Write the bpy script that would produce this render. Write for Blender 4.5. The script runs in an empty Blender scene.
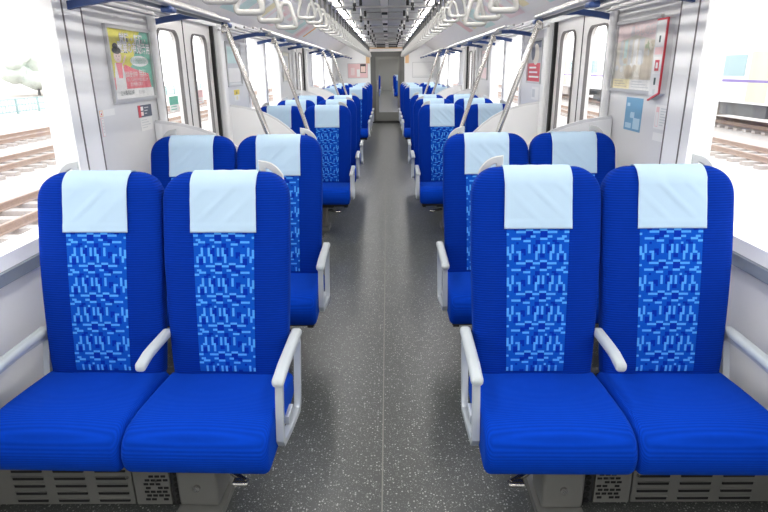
import bpy, math, random
from mathutils import Vector, Matrix
random.seed(7)
SC = bpy.context.scene
COL = SC.collection
PI = math.pi

# ------------------------------------------------------------------ materials
def mat(name, col, rough=.5, metal=0., var=.04, vscale=14., bump=0., bscale=200., emit=None, spec=.5, coat=0.):
    m = bpy.data.materials.new(name); m.use_nodes = True
    nt = m.node_tree; N = nt.nodes; L = nt.links
    b = N['Principled BSDF']
    b.inputs['Roughness'].default_value = rough; b.inputs['Metallic'].default_value = metal
    b.inputs['Specular IOR Level'].default_value = spec
    b.inputs['Coat Weight'].default_value = coat
    tc = N.new('ShaderNodeTexCoord')
    nz = N.new('ShaderNodeTexNoise'); nz.inputs['Scale'].default_value = vscale; nz.inputs['Detail'].default_value = 3
    L.new(tc.outputs['Object'], nz.inputs['Vector'])
    mx = N.new('ShaderNodeMix'); mx.data_type = 'RGBA'
    mx.inputs['A'].default_value = (*[max(0, c*(1-var)) for c in col], 1)
    mx.inputs['B'].default_value = (*[min(1, c*(1+var)) for c in col], 1)
    L.new(nz.outputs['Fac'], mx.inputs['Factor']); L.new(mx.outputs['Result'], b.inputs['Base Color'])
    if bump:
        n2 = N.new('ShaderNodeTexNoise'); n2.inputs['Scale'].default_value = bscale
        L.new(tc.outputs['Object'], n2.inputs['Vector'])
        bp = N.new('ShaderNodeBump'); bp.inputs['Strength'].default_value = bump; bp.inputs['Distance'].default_value = .002
        L.new(n2.outputs['Fac'], bp.inputs['Height']); L.new(bp.outputs['Normal'], b.inputs['Normal'])
    if emit:
        b.inputs['Emission Color'].default_value = (*col, 1); b.inputs['Emission Strength'].default_value = emit
    return m

def ribbed(name, col, direction, pitch, sheen=.3):
    """corded moquette: fine ribs running across the seat"""
    m = mat(name, col, .9, var=.06, vscale=30, spec=.06)
    nt = m.node_tree; N = nt.nodes; L = nt.links; b = N['Principled BSDF']
    tc = N.new('ShaderNodeTexCoord')
    dt = N.new('ShaderNodeVectorMath'); dt.operation = 'DOT_PRODUCT'; dt.inputs[1].default_value = direction
    L.new(tc.outputs['Object'], dt.inputs[0])
    mu = N.new('ShaderNodeMath'); mu.operation = 'MULTIPLY'; mu.inputs[1].default_value = 2*PI/pitch
    L.new(dt.outputs['Value'], mu.inputs[0])
    sn = N.new('ShaderNodeMath'); sn.operation = 'SINE'; L.new(mu.outputs[0], sn.inputs[0])
    bp = N.new('ShaderNodeBump'); bp.inputs['Strength'].default_value = .3; bp.inputs['Distance'].default_value = .0012
    L.new(sn.outputs[0], bp.inputs['Height']); L.new(bp.outputs['Normal'], b.inputs['Normal'])
    mr = N.new('ShaderNodeMapRange'); mr.inputs['From Min'].default_value = -1; mr.inputs['To Min'].default_value = .80; mr.inputs['To Max'].default_value = 1.06
    L.new(sn.outputs[0], mr.inputs['Value'])
    src = b.inputs['Base Color'].links[0].from_socket
    m2 = N.new('ShaderNodeMix'); m2.data_type = 'RGBA'; m2.blend_type = 'MULTIPLY'; m2.inputs['Factor'].default_value = 1
    L.new(src, m2.inputs['A']); L.new(mr.outputs['Result'], m2.inputs['B']); L.new(m2.outputs['Result'], b.inputs['Base Color'])
    b.inputs['Sheen Weight'].default_value = sheen; b.inputs['Sheen Tint'].default_value = (.1, .4, 1, 1); b.inputs['Sheen Roughness'].default_value = .4
    return m

def floor_mat():
    m = mat('speckled_vinyl', (.054, .058, .054), .34, var=.12, vscale=2.5, spec=.5)
    nt = m.node_tree; N = nt.nodes; L = nt.links; b = N['Principled BSDF']
    src = b.inputs['Base Color'].links[0].from_socket
    tc = N.new('ShaderNodeTexCoord')
    for k, (sc, thr, rad, col, amt) in enumerate(((95, .70, .30, (.42, .43, .41), .8), (210, .60, .34, (.28, .29, .28), .7), (150, .8, .3, (.05, .055, .05), .8))):
        v = N.new('ShaderNodeTexVoronoi'); v.inputs['Scale'].default_value = sc
        L.new(tc.outputs['Object'], v.inputs['Vector'])
        lt = N.new('ShaderNodeMath'); lt.operation = 'LESS_THAN'; lt.inputs[1].default_value = rad; L.new(v.outputs['Distance'], lt.inputs[0])
        sp = N.new('ShaderNodeSeparateColor'); L.new(v.outputs['Color'], sp.inputs[0])
        gt = N.new('ShaderNodeMath'); gt.operation = 'GREATER_THAN'; gt.inputs[1].default_value = thr; L.new(sp.outputs[0], gt.inputs[0])
        an = N.new('ShaderNodeMath'); an.operation = 'MULTIPLY'; L.new(lt.outputs[0], an.inputs[0]); L.new(gt.outputs[0], an.inputs[1])
        a2 = N.new('ShaderNodeMath'); a2.operation = 'MULTIPLY'; a2.inputs[1].default_value = amt; L.new(an.outputs[0], a2.inputs[0])
        mx = N.new('ShaderNodeMix'); mx.data_type = 'RGBA'; mx.inputs['B'].default_value = (*col, 1)
        L.new(src, mx.inputs['A']); L.new(a2.outputs[0], mx.inputs['Factor']); src = mx.outputs['Result']
    L.new(src, b.inputs['Base Color'])
    return m

def glass_mat(name, tint=(1, 1, 1), refl=.05):
    m = bpy.data.materials.new(name); m.use_nodes = True
    nt = m.node_tree; N = nt.nodes; L = nt.links
    N.remove(N['Principled BSDF']); out = N['Material Output']
    t = N.new('ShaderNodeBsdfTransparent'); t.inputs['Color'].default_value = (*tint, 1)
    g = N.new('ShaderNodeBsdfGlossy'); g.inputs['Roughness'].default_value = .02
    mx = N.new('ShaderNodeMixShader'); mx.inputs['Fac'].default_value = refl
    L.new(t.outputs[0], mx.inputs[1]); L.new(g.outputs[0], mx.inputs[2]); L.new(mx.outputs[0], out.inputs['Surface'])
    return m

MT = dict(
    back=ribbed('corded_moquette_back', (.001, .026, .28), (0, 0, 1), .0085, .12),
    cushion=ribbed('corded_moquette_cushion', (.001, .040, .40), (0, -1, 1), .0085, .12),
    pat_mid=mat('moquette_mid_blue', (.003, .068, .43), .9, spec=.08, bump=.3),
    pat_light=mat('moquette_light_blue', (.07, .30, .76), .9, spec=.08, bump=.3),
    pat_dark=mat('moquette_dark_blue', (.001, .024, .31), .9, spec=.08, bump=.3),
    cover=mat('headrest_cloth', (.425, .57, .70), .85, var=.02, spec=.2, bump=.25, bscale=900),
    arm=mat('pale_grey_plastic', (.48, .52, .53), .4, var=.02),
    armframe=mat('silver_paint', (.50, .54, .56), .35, .25, var=.02),
    grip=mat('beige_grey_plastic', (.52, .53, .52), .45),
    dark=mat('dark_steel', (.035, .035, .035), .5, .3),
    heater=mat('grey_green_steel', (.20, .197, .182), .45, .3, var=.08),
    hole=mat('black_opening', (.006, .006, .006), .8),
    chrome=mat('bare_steel', (.50, .485, .465), .22, .9),
    wall=mat('white_melamine', (.72, .722, .73), .35, var=.015),
    white=mat('white_paint', (.86, .86, .86), .35, var=.012),
    frame=mat('white_window_frame', (.92, .92, .92), .35, var=.01),
    gasket=mat('dark_gasket', (.16, .15, .15), .7),
    sill=mat('grey_sill', (.22, .25, .29), .5),
    door=mat('pale_door_panel', (.80, .78, .77), .3, .1, var=.015),
    black=mat('black_rubber', (.012, .012, .012), .6),
    ceil=mat('ceiling_panel', (.76, .74, .73), .5, var=.03),
    ceilc=mat('centre_ceiling_panel', (.60, .60, .59), .5, var=.04),
    cove=mat('cove_panel', (.84, .81, .80), .4, var=.02),
    alu=mat('brushed_pipe', (.47, .46, .45), .3, .75),
    blue=mat('blue_rack_paint', (.03, .07, .22), .4, var=.05),
    strap=mat('strap_plastic', (.52, .515, .49), .4, var=.02),
    belt=mat('strap_belt', (.10, .10, .10), .7),
    beltpale=mat('pale_strap_belt', (.55, .53, .50), .7),
    lamp=mat('lamp_tube', (1, .98, .95), .5, var=0, emit=18),
    lampdim=mat('dimmer_lamp_tube', (1, .98, .95), .5, var=0, emit=4),
    bulk=mat('grey_door_frame', (.13, .13, .12), .4, .2),
    bulkl=mat('grey_door_leaf', (.22, .22, .20), .4, .2),
    amber=mat('amber_glow_paint', (.72, .47, .25), .5),
    floor=floor_mat(),
    glass=glass_mat('window_glass'),
    seam=mat('pale_floor_joint', (.19, .185, .165), .5),
    paper=mat('white_paper', (.85, .85, .84), .6, var=.01),
    silver=mat('silver_poster_frame', (.55, .55, .55), .3, .6),
    ballast=mat('pale_ballast', (.56, .50, .46), .95, var=.3, vscale=6),
    rail=mat('rusty_rail', (.42, .31, .25), .7, .2, var=.2),
    sleeper=mat('concrete_sleeper', (.45, .40, .37), .9, var=.2),
    red=mat('red_paint', (.55, .03, .05), .5),
    steelwhite=mat('train_white', (.80, .80, .82), .35),
    purple=mat('purple_band', (.20, .14, .40), .4),
    under=mat('undercarriage_grey', (.12, .12, .12), .7, var=.3),
    teal=mat('teal_fence_paint', (.30, .42, .42), .7),
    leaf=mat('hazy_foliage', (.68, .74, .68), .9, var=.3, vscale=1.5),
)
def flat(name, col): 
    if name not in MT: MT[name] = mat(name, col, .55, var=.02)
    return MT[name]

# ------------------------------------------------------------------ mesh builder
class MB:
    def __init__(s): s.v = []; s.f = []; s.mi = []; s.mats = []
    def _m(s, m):
        m = MT[m] if isinstance(m, str) else m
        if m not in s.mats: s.mats.append(m)
        return s.mats.index(m)
    def add(s, vs, fs, m):
        o = len(s.v); i = s._m(m)
        s.v += [tuple(v) for v in vs]
        for f in fs: s.f.append([o+k for k in f]); s.mi.append(i)
        return s
    def box(s, a, b, m):
        x0, y0, z0 = [min(p, q) for p, q in zip(a, b)]; x1, y1, z1 = [max(p, q) for p, q in zip(a, b)]
        return s.add([(x0,y0,z0),(x1,y0,z0),(x1,y1,z0),(x0,y1,z0),(x0,y0,z1),(x1,y0,z1),(x1,y1,z1),(x0,y1,z1)],
                     [(0,3,2,1),(4,5,6,7),(0,1,5,4),(1,2,6,5),(2,3,7,6),(3,0,4,7)], m)
    def rbox(s, a, b, r, m, n=4, deform=None):
        """box with rounded edges; each axis is sampled densely in the rounding"""
        a = [min(p, q) for p, q in zip(a, b)], [max(p, q) for p, q in zip(a, b)]
        lo, hi = a
        def ax(l, h, rr, mid=4):
            rr = min(rr, (h-l)/2*.999)
            t = [l+rr-rr*math.tan(PI/4*(1-k/n)) for k in range(n)]
            t += [l+rr+(h-l-2*rr)*k/mid for k in range(mid+1)]
            t += [h-rr+rr*math.tan(PI/4*(k+1)/n) for k in range(n)]
            return t, rr
        X, rx = ax(lo[0], hi[0], r); Y, ry = ax(lo[1], hi[1], r); Z, rz = ax(lo[2], hi[2], r)
        rr = min(rx, ry, rz)
        def proj(p):
            c = [min(max(p[k], lo[k]+rr), hi[k]-rr) for k in range(3)]
            d = Vector([p[k]-c[k] for k in range(3)])
            if d.length > 1e-9: d = d.normalized()*rr
            q = [c[k]+d[k] for k in range(3)]
            return deform(q) if deform else q
        idx = {}; vs = []; fs = []
        def vid(i, j, k):
            if (i, j, k) not in idx: idx[(i, j, k)] = len(vs); vs.append(proj((X[i], Y[j], Z[k])))
            return idx[(i, j, k)]
        I, J, K = len(X)-1, len(Y)-1, len(Z)-1
        for i in range(I):
            for j in range(J):
                fs.append((vid(i,j,0), vid(i,j+1,0), vid(i+1,j+1,0), vid(i+1,j,0)))
                fs.append((vid(i,j,K), vid(i+1,j,K), vid(i+1,j+1,K), vid(i,j+1,K)))
        for i in range(I):
            for k in range(K):
                fs.append((vid(i,0,k), vid(i+1,0,k), vid(i+1,0,k+1), vid(i,0,k+1)))
                fs.append((vid(i,J,k), vid(i,J,k+1), vid(i+1,J,k+1), vid(i+1,J,k)))
        for j in range(J):
            for k in range(K):
                fs.append((vid(0,j,k), vid(0,j,k+1), vid(0,j+1,k+1), vid(0,j+1,k)))
                fs.append((vid(I,j,k), vid(I,j+1,k), vid(I,j+1,k+1), vid(I,j,k+1)))
        return s.add(vs, fs, m)
    def sweep(s, path, sec, m, closed=False, up=(0, 0, 1)):
        """sweep the 2-D section [(a, b)] along path; a lies along 'side', b along the in-plane normal"""
        P = [Vector(p) for p in path]; n = len(P); k = len(sec); vs = []; fs = []
        up = Vector(up)
        for i in range(n):
            if closed: d0 = (P[i]-P[i-1]).normalized(); d1 = (P[(i+1) % n]-P[i]).normalized()
            else:
                d0 = (P[i]-P[max(i-1, 0)]) if i else (P[1]-P[0]); d1 = (P[min(i+1, n-1)]-P[i]) if i < n-1 else (P[-1]-P[-2])
                d0 = d0.normalized(); d1 = d1.normalized()
            t = (d0+d1).normalized(); c = max(.4, t.dot(d1))
            sd = t.cross(up)
            if sd.length < 1e-4: sd = t.cross(Vector((1, 0, 0)))
            sd.normalize(); nr = sd.cross(t)
            bend = (d1-d0); st = 1/c
            for a, b in sec:
                q = sd*a+nr*b
                if bend.length > 1e-5:
                    bn = bend.normalized(); q = q+bn*(q.dot(bn)*(st-1))
                vs.append(P[i]+q)
        for i in range(n if closed else n-1):
            j = (i+1) % n
            for q in range(k):
                r = (q+1) % k
                fs.append((i*k+q, i*k+r, j*k+r, j*k+q))
        if not closed:
            fs.append(tuple(range(k))[::-1]); fs.append(tuple((n-1)*k+q for q in range(k)))
        return s.add(vs, fs, m)
    def tube(s, path, r, m, n=10, closed=False, up=(0, 0, 1)):
        return s.sweep(path, [(r*math.cos(2*PI*q/n), r*math.sin(2*PI*q/n)) for q in range(n)], m, closed, up)
    def prism(s, poly, axis, a, b, m):
        """extrude a polygon given in the two other axes along 'axis' from a to b"""
        def pt(p, h): 
            q = [0, 0, 0]; o = [k for k in range(3) if k != axis]; q[o[0]] = p[0]; q[o[1]] = p[1]; q[axis] = h; return q
        n = len(poly)
        vs = [pt(p, a) for p in poly]+[pt(p, b) for p in poly]
        fs = [tuple(range(n)), tuple(range(n, 2*n))[::-1]]+[(i, n+i, n+(i+1) % n, (i+1) % n) for i in range(n)]
        return s.add(vs, fs, m)
    def disc_cyl(s, c, r, axis, h, m, n=20):
        o = [k for k in range(3) if k != axis]
        poly = [(c[o[0]]+r*math.cos(2*PI*k/n), c[o[1]]+r*math.sin(2*PI*k/n)) for k in range(n)]
        return s.prism(poly, axis, c[axis], c[axis]+h, m)
    def map(s, fn): s.v = [tuple(fn(v)) for v in s.v]; return s
    def build(s, name, parent=None, smooth=None, flip=False):
        me = bpy.data.meshes.new(name)
        me.from_pydata(s.v, [], [f[::-1] for f in s.f] if flip else s.f)
        for m in s.mats: me.materials.append(m)
        for p, i in zip(me.polygons, s.mi): p.material_index = i
        import bmesh
        bm = bmesh.new(); bm.from_mesh(me); bmesh.ops.recalc_face_normals(bm, faces=bm.faces); bm.to_mesh(me); bm.free()
        if smooth is not None:
            me.polygons.foreach_set('use_smooth', [True]*len(me.polygons))
            me.set_sharp_from_angle(angle=math.radians(smooth))
        me.update()
        o = bpy.data.objects.new(name, me); COL.objects.link(o)
        if parent: o.parent = parent
        return o

def tag(o, label=None, cat=None, group=None, kind=None):
    if label: o['label'] = label
    if cat: o['category'] = cat
    if group: o['group'] = group
    if kind: o['kind'] = kind
    return o
def thing(name, label, cat, loc=(0, 0, 0), group=None):
    o = bpy.data.objects.new(name, None); COL.objects.link(o); o.location = loc; o.empty_display_size = .1
    return tag(o, label, cat, group)
def struct(o, label=None, cat=None): return tag(o, label, cat, None, 'structure')
def dup(root, loc, label=None, group=None):
    r = root.copy(); COL.objects.link(r); r.location = loc; r.rotation_euler = (0, 0, 0); r.scale = (1, 1, 1)
    if label: r['label'] = label
    if group: r['group'] = group
    for c in list(root.children):
        k = c.copy(); COL.objects.link(k); k.parent = r
        for g in list(c.children):
            q = g.copy(); COL.objects.link(q); q.parent = k
    return r
ORD = ['first','second','third','fourth','fifth','sixth','seventh','eighth','ninth','tenth','eleventh','twelfth','thirteenth','fourteenth','fifteenth','sixteenth','seventeenth','eighteenth','nineteenth','twentieth']
def ordn(i):
    if i < 20: return ORD[i]
    tens = {2: 'twenty', 3: 'thirty', 4: 'forty'}[(i+1)//10]; u = (i+1) % 10
    return ({'twenty': 'twentieth', 'thirty': 'thirtieth', 'forty': 'fortieth'}[tens]) if u == 0 else tens+'-'+ORD[u-1]
SIDE = {-1: 'left', 1: 'right'}

# ------------------------------------------------------------------ geometry constants (metres; x right, y down the aisle, z up)
WX = 1.37            # inner face of the side walls
Y0, Y1 = -2.8, 16.5  # car ends
WIN = [(-2.3, -.75), (-.5, .45), (.62, 2.56), (6.02, 6.78), (6.92, 7.70), (11.15, 13.0), (13.2, 15.1)]
ZB, ZT = .84, 1.78
DOORS = [(3.60, 4.97), (8.88, 10.25)]

# ------------------------------------------------------------------ shell
fl = MB(); fl.box((-1.45, Y0, -.08), (1.45, Y1+.05, 0), 'floor')
struct(fl.build('floor'))
sm = MB(); sm.box((-.0025, Y0, 0), (.0025, Y1-.1, .0012), 'seam')
struct(sm.build('trim_1'))

for s in (-1, 1):
    w = MB()
    def wb(y0, y1, z0, z1, m='wall', x0=WX, x1=1.46): w.box((s*x0, y0, z0), (s*x1, y1, z1), m)
    # full-height piers and panels above / below each opening
    ys = Y0
    ops = sorted([(a-.052, b+.052, ZB-.057, ZT+.057) for a, b in WIN]+[(a, b, 0, 1.86) for a, b in DOORS])
    for a, b, z0, z1 in ops:
        wb(ys, a, 0, 2.3)
        if z0 > 0: wb(a, b, 0, z0)
        wb(a, b, z1, 2.3)
        ys = b
    wb(ys, Y1, 0, 2.3)
    struct(w.build('wall_'+SIDE[s]))
    bb = MB(); ys = Y0
    for a, b in DOORS+[(Y1, Y1)]:
        bb.box((s*WX, ys, 0), (s*(WX-.012), a-.01, .09), 'heater'); ys = b+.01
    struct(bb.build('baseboard_'+SIDE[s]))

# ceiling: flat centre, shoulders, and the sloping cove above the racks
ce = MB()
prof = [(-1.40, 1.855), (-.95, 2.14), (-.66, 2.19), (-.48, 2.20), (.48, 2.20), (.66, 2.19), (.95, 2.14), (1.40, 1.855)]
mats_ = ['cove', 'ceil', 'ceil', 'ceilc', 'ceil', 'ceil', 'cove']
for k in range(7):
    (xa, za), (xb, zb) = prof[k], prof[k+1]
    ce.add([(xa, Y0, za), (xb, Y0, zb), (xb, Y1, zb), (xa, Y1, za), (xa, Y0, za+.05), (xb, Y0, zb+.05), (xb, Y1, zb+.05), (xa, Y1, za+.05)],
           [(0,1,2,3),(7,6,5,4),(0,4,5,1),(1,5,6,2),(2,6,7,3),(3,7,4,0)], mats_[k])
# cross joints between the ceiling panels
for k in range(14):
    y = -2+k*1.33
    ce.box((-.46, y, 2.197), (.46, y+.012, 2.2005), 'gasket')
struct(ce.build('ceiling'))
wb_ = MB(); wb_.box((-1.46, Y0-.06, 0), (1.46, Y0, 2.3), 'wall'); struct(wb_.build('wall_back'))

# far bulkhead with the gangway opening
DX0, DX1, DZ = -.43, .50, 1.895
bk = MB()
bk.box((-1.46, Y1, 0), (DX0, Y1+.07, 2.3), 'white'); bk.box((DX1, Y1, 0), (1.46, Y1+.07, 2.3), 'white')
bk.box((DX0, Y1, DZ), (DX1, Y1+.07, 2.3), 'cove')
struct(bk.build('wall_far'))
d = MB()
for a, b in ((DX0, DX0+.14), (DX1-.14, DX1)): d.box((a, Y1-.02, 0), (b, Y1+.05, DZ), 'bulk')
d.box((DX0+.14, Y1-.02, DZ-.13), (DX1-.14, Y1+.05, DZ), 'bulk')
dr = struct(d.build('door_3'))
d = MB()
gx0, gx1 = DX0+.14, DX1-.14
d.box((gx0, Y1, .06), (gx0+.08, Y1+.035, DZ-.13), 'bulkl'); d.box((gx1-.04, Y1, .06), (gx1, Y1+.035, DZ-.13), 'bulkl')
d.box((gx0+.08, Y1, .06), (gx1-.04, Y1+.035, .29), 'bulkl'); d.box((gx0+.08, Y1, 1.70), (gx1-.04, Y1+.035, DZ-.13), 'bulkl')
leaf = d.build('door_leaf', dr)
d = MB(); d.box((gx0+.08, Y1+.012, .29), (gx1-.04, Y1+.020, 1.70), 'glass'); d.build('door_glass', dr)
d = MB(); d.tube([(gx0+.04, Y1-.05, .85), (gx0+.04, Y1-.05, 1.15)], .012, 'chrome'); d.box((gx0+.03, Y1-.05, .86), (gx0+.05, Y1, .88), 'chrome'); d.box((gx0+.03, Y1-.05, 1.12), (gx0+.05, Y1, 1.14), 'chrome'); d.build('door_handle', dr)
d = MB(); d.box((DX0, Y1-.05, 0), (DX1, Y1+.05, .06), 'dark'); struct(d.build('trim_2'))
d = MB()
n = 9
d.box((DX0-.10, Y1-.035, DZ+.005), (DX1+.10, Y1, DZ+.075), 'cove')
d.box((DX0-.12, Y1-.035, DZ-.30), (DX0-.02, Y1, DZ+.105), 'amber'); d.box((DX1+.02, Y1-.035, DZ-.30), (DX1+.12, Y1, DZ+.105), 'amber'); d.box((DX0-.02, Y1-.035, DZ+.075), (DX1+.02, Y1, DZ+.105), 'amber')  # amber bars: warm lamp glow around the door head, put into colour
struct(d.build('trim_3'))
for k, (a, b) in enumerate(((-.26, -.02), (.07, .31))):
    t = thing('air_vent', ['dark slotted air vent above the far door, left one of two', 'dark slotted air vent above the far door, right one of two'][k], 'vent', ((a+b)/2, Y1, 2.06))
    h = (b-a)/2
    d = MB(); d.box((-h, -.006, -.065), (h, 0, .065), 'hole'); d.build('backing', t)
    d = MB()
    for q in range(6): d.box((-h, -.014, -.06+q*.022), (h, -.006, -.052+q*.022), 'dark')
    d.build('slats', t)

# ------------------------------------------------------------------ windows
wn = 0
for s in (-1, 1):
    for a, b in WIN:
        wn += 1
        f = MB()
        def ring(o0, o1, x0, x1, m, ends=True):
            f.box((s*x0, a-o1, ZB-min(o1, .07)), (s*x1, a-o0, ZT+min(o1, .06)), m)
            f.box((s*x0, b+o0, ZB-min(o1, .07)), (s*x1, b+o1, ZT+min(o1, .06)), m)
        wide = .235 if abs(b-2.56) < .01 or b > 11 or b < .5 else .055
        # inner lining, gasket line, outer strip, gasket line
        f.box((s*(WX-.014), a-.05, ZB-.055), (s*(WX+.09), b+.05, ZB), 'frame')
        f.box((s*(WX-.014), a-.05, ZT), (s*(WX+.09), b+.05, ZT+.055), 'frame')
        for y0, y1 in ((a-.05, a), (b, b+.05)): f.box((s*(WX-.014), y0, ZB), (s*(WX+.09), y1, ZT), 'frame')
        if wide > .1:
            f.box((s*(WX-.013), b+.05, ZB-.055), (s*WX, b+.072, ZT+.055), 'frame')
            f.box((s*(WX-.015), b+.072, ZB-.055), (s*WX, b+.084, ZT+.055), 'gasket')
            f.box((s*(WX-.016), b+.082, ZB-.055), (s*WX, b+.226, ZT+.055), 'frame')
            f.box((s*(WX-.017), b+.226, ZB-.055), (s*WX, b+.238, ZT+.055), 'gasket')
        else:
            f.box((s*(WX-.008), b+.05, ZB-.055), (s*WX, b+.062, ZT+.055), 'gasket')
        fo = struct(f.build('window_%d' % wn))
        g = MB(); g.box((s*(WX+.05), a-.01, ZB-.01), (s*(WX+.056), b+.01, ZT+.01), 'glass'); g.build('pane', fo)
        g = MB(); g.box((s*(WX-.030), a-.05, ZB-.10), (s*WX, b+.235 if wide > .1 else b+.06, ZB-.056), 'sill'); g.build('sill', fo)

# ------------------------------------------------------------------ side doors: two sliding leaves each
def rrect(y0, y1, z0, z1, r, n=7):
    P = []
    for cy, cz, a0 in ((y1-r, z1-r, 0), (y0+r, z1-r, 90), (y0+r, z0+r, 180), (y1-r, z0+r, 270)):
        for k in range(n+1):
            a = math.radians(a0+90*k/n); P.append((cy+r*math.cos(a), cz+r*math.sin(a)))
    return P
def leaf_mesh(s, y0, y1, gy0, gy1, gz0, gz1, z1):
    b = MB()
    hole = rrect(gy0, gy1, gz0, gz1, .075); n = len(hole)
    # outer ring matching the hole vertex by vertex
    outer = []
    for (y, z) in hole:
        cy, cz = (gy0+gy1)/2, (gz0+gz1)/2
        dy, dz = y-cy, z-cz
        ty = (y1-cy if dy > 0 else cy-y0)/abs(dy) if abs(dy) > 1e-6 else 1e9
        tz = (z1-cz if dz > 0 else cz-.01)/abs(dz) if abs(dz) > 1e-6 else 1e9
        t = min(ty, tz); outer.append((cy+dy*t, cz+dz*t))
    # insert true corners
    cor = [(y1, z1), (y0, z1), (y0, .01), (y1, .01)]
    for c in cor:
        k = min(range(n), key=lambda i: (outer[i][0]-c[0])**2+(outer[i][1]-c[1])**2); outer[k] = c
    xa, xb = s*(WX+.03), s*(WX+.065)
    vs = [(xa, *p) for p in outer]+[(xa, *p) for p in hole]+[(xb, *p) for p in hole]+[(xb, *p) for p in outer]
    fs = []
    for i in range(n):
        j = (i+1) % n
        for q in range(3): fs.append((q*n+i, q*n+j, (q+1)*n+j, (q+1)*n+i))
        fs.append((3*n+i, 3*n+j, j, i))
    b.add(vs, fs, 'door')
    return b, hole
dn = 0
for s in (-1, 1):
    for (a, b) in DOORS:
        dn += 1
        num = dn if dn < 3 else dn+1
        c = (a+b)/2-.005
        # header and pocket covers beside the opening
        h = MB()
        h.box((s*(WX-.012), a-.02, 1.80), (s*(WX-.0005), b+.02, 1.87), 'white'); h.box((s*(WX-.0005), a+.001, 1.80), (s*(WX+.08), b-.001, 1.859), 'white')
        h.rbox((s*(WX-.045), a-.036, 0), (s*(WX-.0005), a+.012, 1.80), .02, 'white', n=3)
        h.rbox((s*(WX-.045), b-.012, 0), (s*(WX-.0005), b+.10, 1.80), .02, 'white', n=3)
        fr = struct(h.build('door_%d' % num if num != 3 else 'door_6', smooth=35))
        k = MB()
        k.box((s*(WX+.005), b-.055, 0), (s*(WX+.03), b-.022, 1.80), 'black')
        k.box((s*(WX+.028), c-.008, 0), (s*(WX+.06), c+.008, 1.80), 'black'); k.build('rubber_seal', fr)
        k = MB(); k.box((s*(WX-.01), a, 0), (s*(WX+.08), b, .012), 'chrome'); k.build('threshold', fr)
        for q, (y0, y1) in enumerate(((a+.012, c-.008), (c+.008, b-.03))):
            g0, g1 = (y0+.16, y1-.13) if q == 0 else (y0+.14, y1-.16)
            lm, hole = leaf_mesh(s, y0, y1, g0, g1, .78, 1.715, 1.80)
            lf = lm.build('door_leaf', fr)
            g = MB(); g.sweep([(s*(WX+.028), *p) for p in hole], [(-.006, -.011), (.006, -.011), (.006, .011), (-.006, .011)], 'gasket', closed=True, up=(1, 0, 0)); g.build('window_gasket', lf)
            g = MB(); g.box((s*(WX+.045), g0-.01, .77), (s*(WX+.05), g1+.01, 1.725), 'glass'); g.build('door_glass', lf)

# ------------------------------------------------------------------ seats
ZTOP, RT, TH = 1.128, .048, .048
def hw(z):
    w = .2115+.0165*min(1, max(0, (z-.42)/.42))**.8
    zc = ZTOP-.105
    if z > zc: 
        t = min(1, (z-zc)/.105); w = w-.098+.098*math.sqrt(max(0, 1-t**2.3))
    return w
def th(z):
    if z > ZTOP-RT: return max(.002, TH*math.sqrt(max(0, 1-((z-(ZTOP-RT))/RT)**2)))
    if z < .44: return TH*(.75+.25*max(0, (z-.38)/.06))
    return TH
def lean(z): return -.115+(z-.42)*.228+.012*math.sin(max(0, min(1, (z-.42)/.7))*PI)*-1
NX = 4.5
def fronty(x, z):
    h = hw(z); t = min(1, abs(x)/h)
    return lean(z)-th(z)*(1-t**NX)**(1/NX)
def backrest(cx):
    b = MB()
    zs = [.385, .40, .42]+[.42+.60*k/14 for k in range(1, 15)]+[ZTOP-.105+.105*math.sin(PI/2*k/11) for k in range(1, 12)]
    n = 52; vs = []; fs = []
    for z in zs:
        h, t = hw(z), th(z)
        for q in range(n):
            a = 2*PI*q/n; ca, sa = math.cos(a), math.sin(a)
            x = h*math.copysign(abs(ca)**(2/NX), ca); y = t*math.copysign(abs(sa)**(2/NX), sa)
            vs.append((cx+x, lean(z)+y, z))
    for i in range(len(zs)-1):
        for q in range(n):
            r = (q+1) % n; fs.append((i*n+q, i*n+r, (i+1)*n+r, (i+1)*n+q))
    fs.append(tuple(range(n))[::-1]); fs.append(tuple((len(zs)-1)*n+q for q in range(n)))
    b.add(vs, fs, 'back')
    # woven pattern strip on the front face
    LIGHT = [[3,6,10,12,16,23], [3,6,10,12,16,23,25], [3,6,10,12,16,23,25], [2,3,6,7,10,12,13,16,20,21,23,25], [1,4,7,13,20,24,25],
             [1,4,7,13,20,24], [1,4,7,13,20,24], [9,10,11,15,16,17], [0,1,5,6,7,8,12,13,14,18,19,20,21], [25],
             [1,2,7,8,14,15], [2,3,4,9,10,11,20,21,22,23], [0,1,16,17,18], [8]]
    DARK = [[8,14], [7,8,13,14], [7,8,13,14,18,19], [8,14,18,19], [10,11,18], [2,3,10,11,21,22], [2,3,21,22], [2,3,21,22],
            [9,10,11,15,16,17], [9,10,11,15,16,17], [9,10,11,16,17,18,19], [18,19], [5,6,12,13], [4,5,12,13,21]]
    cell = .0076; nx = 26; cw = .0084
    z = .935; rows = 0
    while z-cell > .425:
        for c in range(nx):
            f = .93+.07*(z-.42)/.5
            x0 = (c-nx/2)*cw*f; x1 = x0+cw*f
            rr = (rows+6) % 14
            m = 'pat_light' if c in LIGHT[rr] else 'pat_dark' if c in DARK[rr] else 'pat_mid'
            q = [(x0, z-cell), (x1, z-cell), (x1, z), (x0, z)]
            b.add([(cx+x, fronty(x, zz)-.0012, zz) for x, zz in q], [(0, 1, 2, 3)], m)
        rows += 1; z -= cell
    return b
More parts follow.
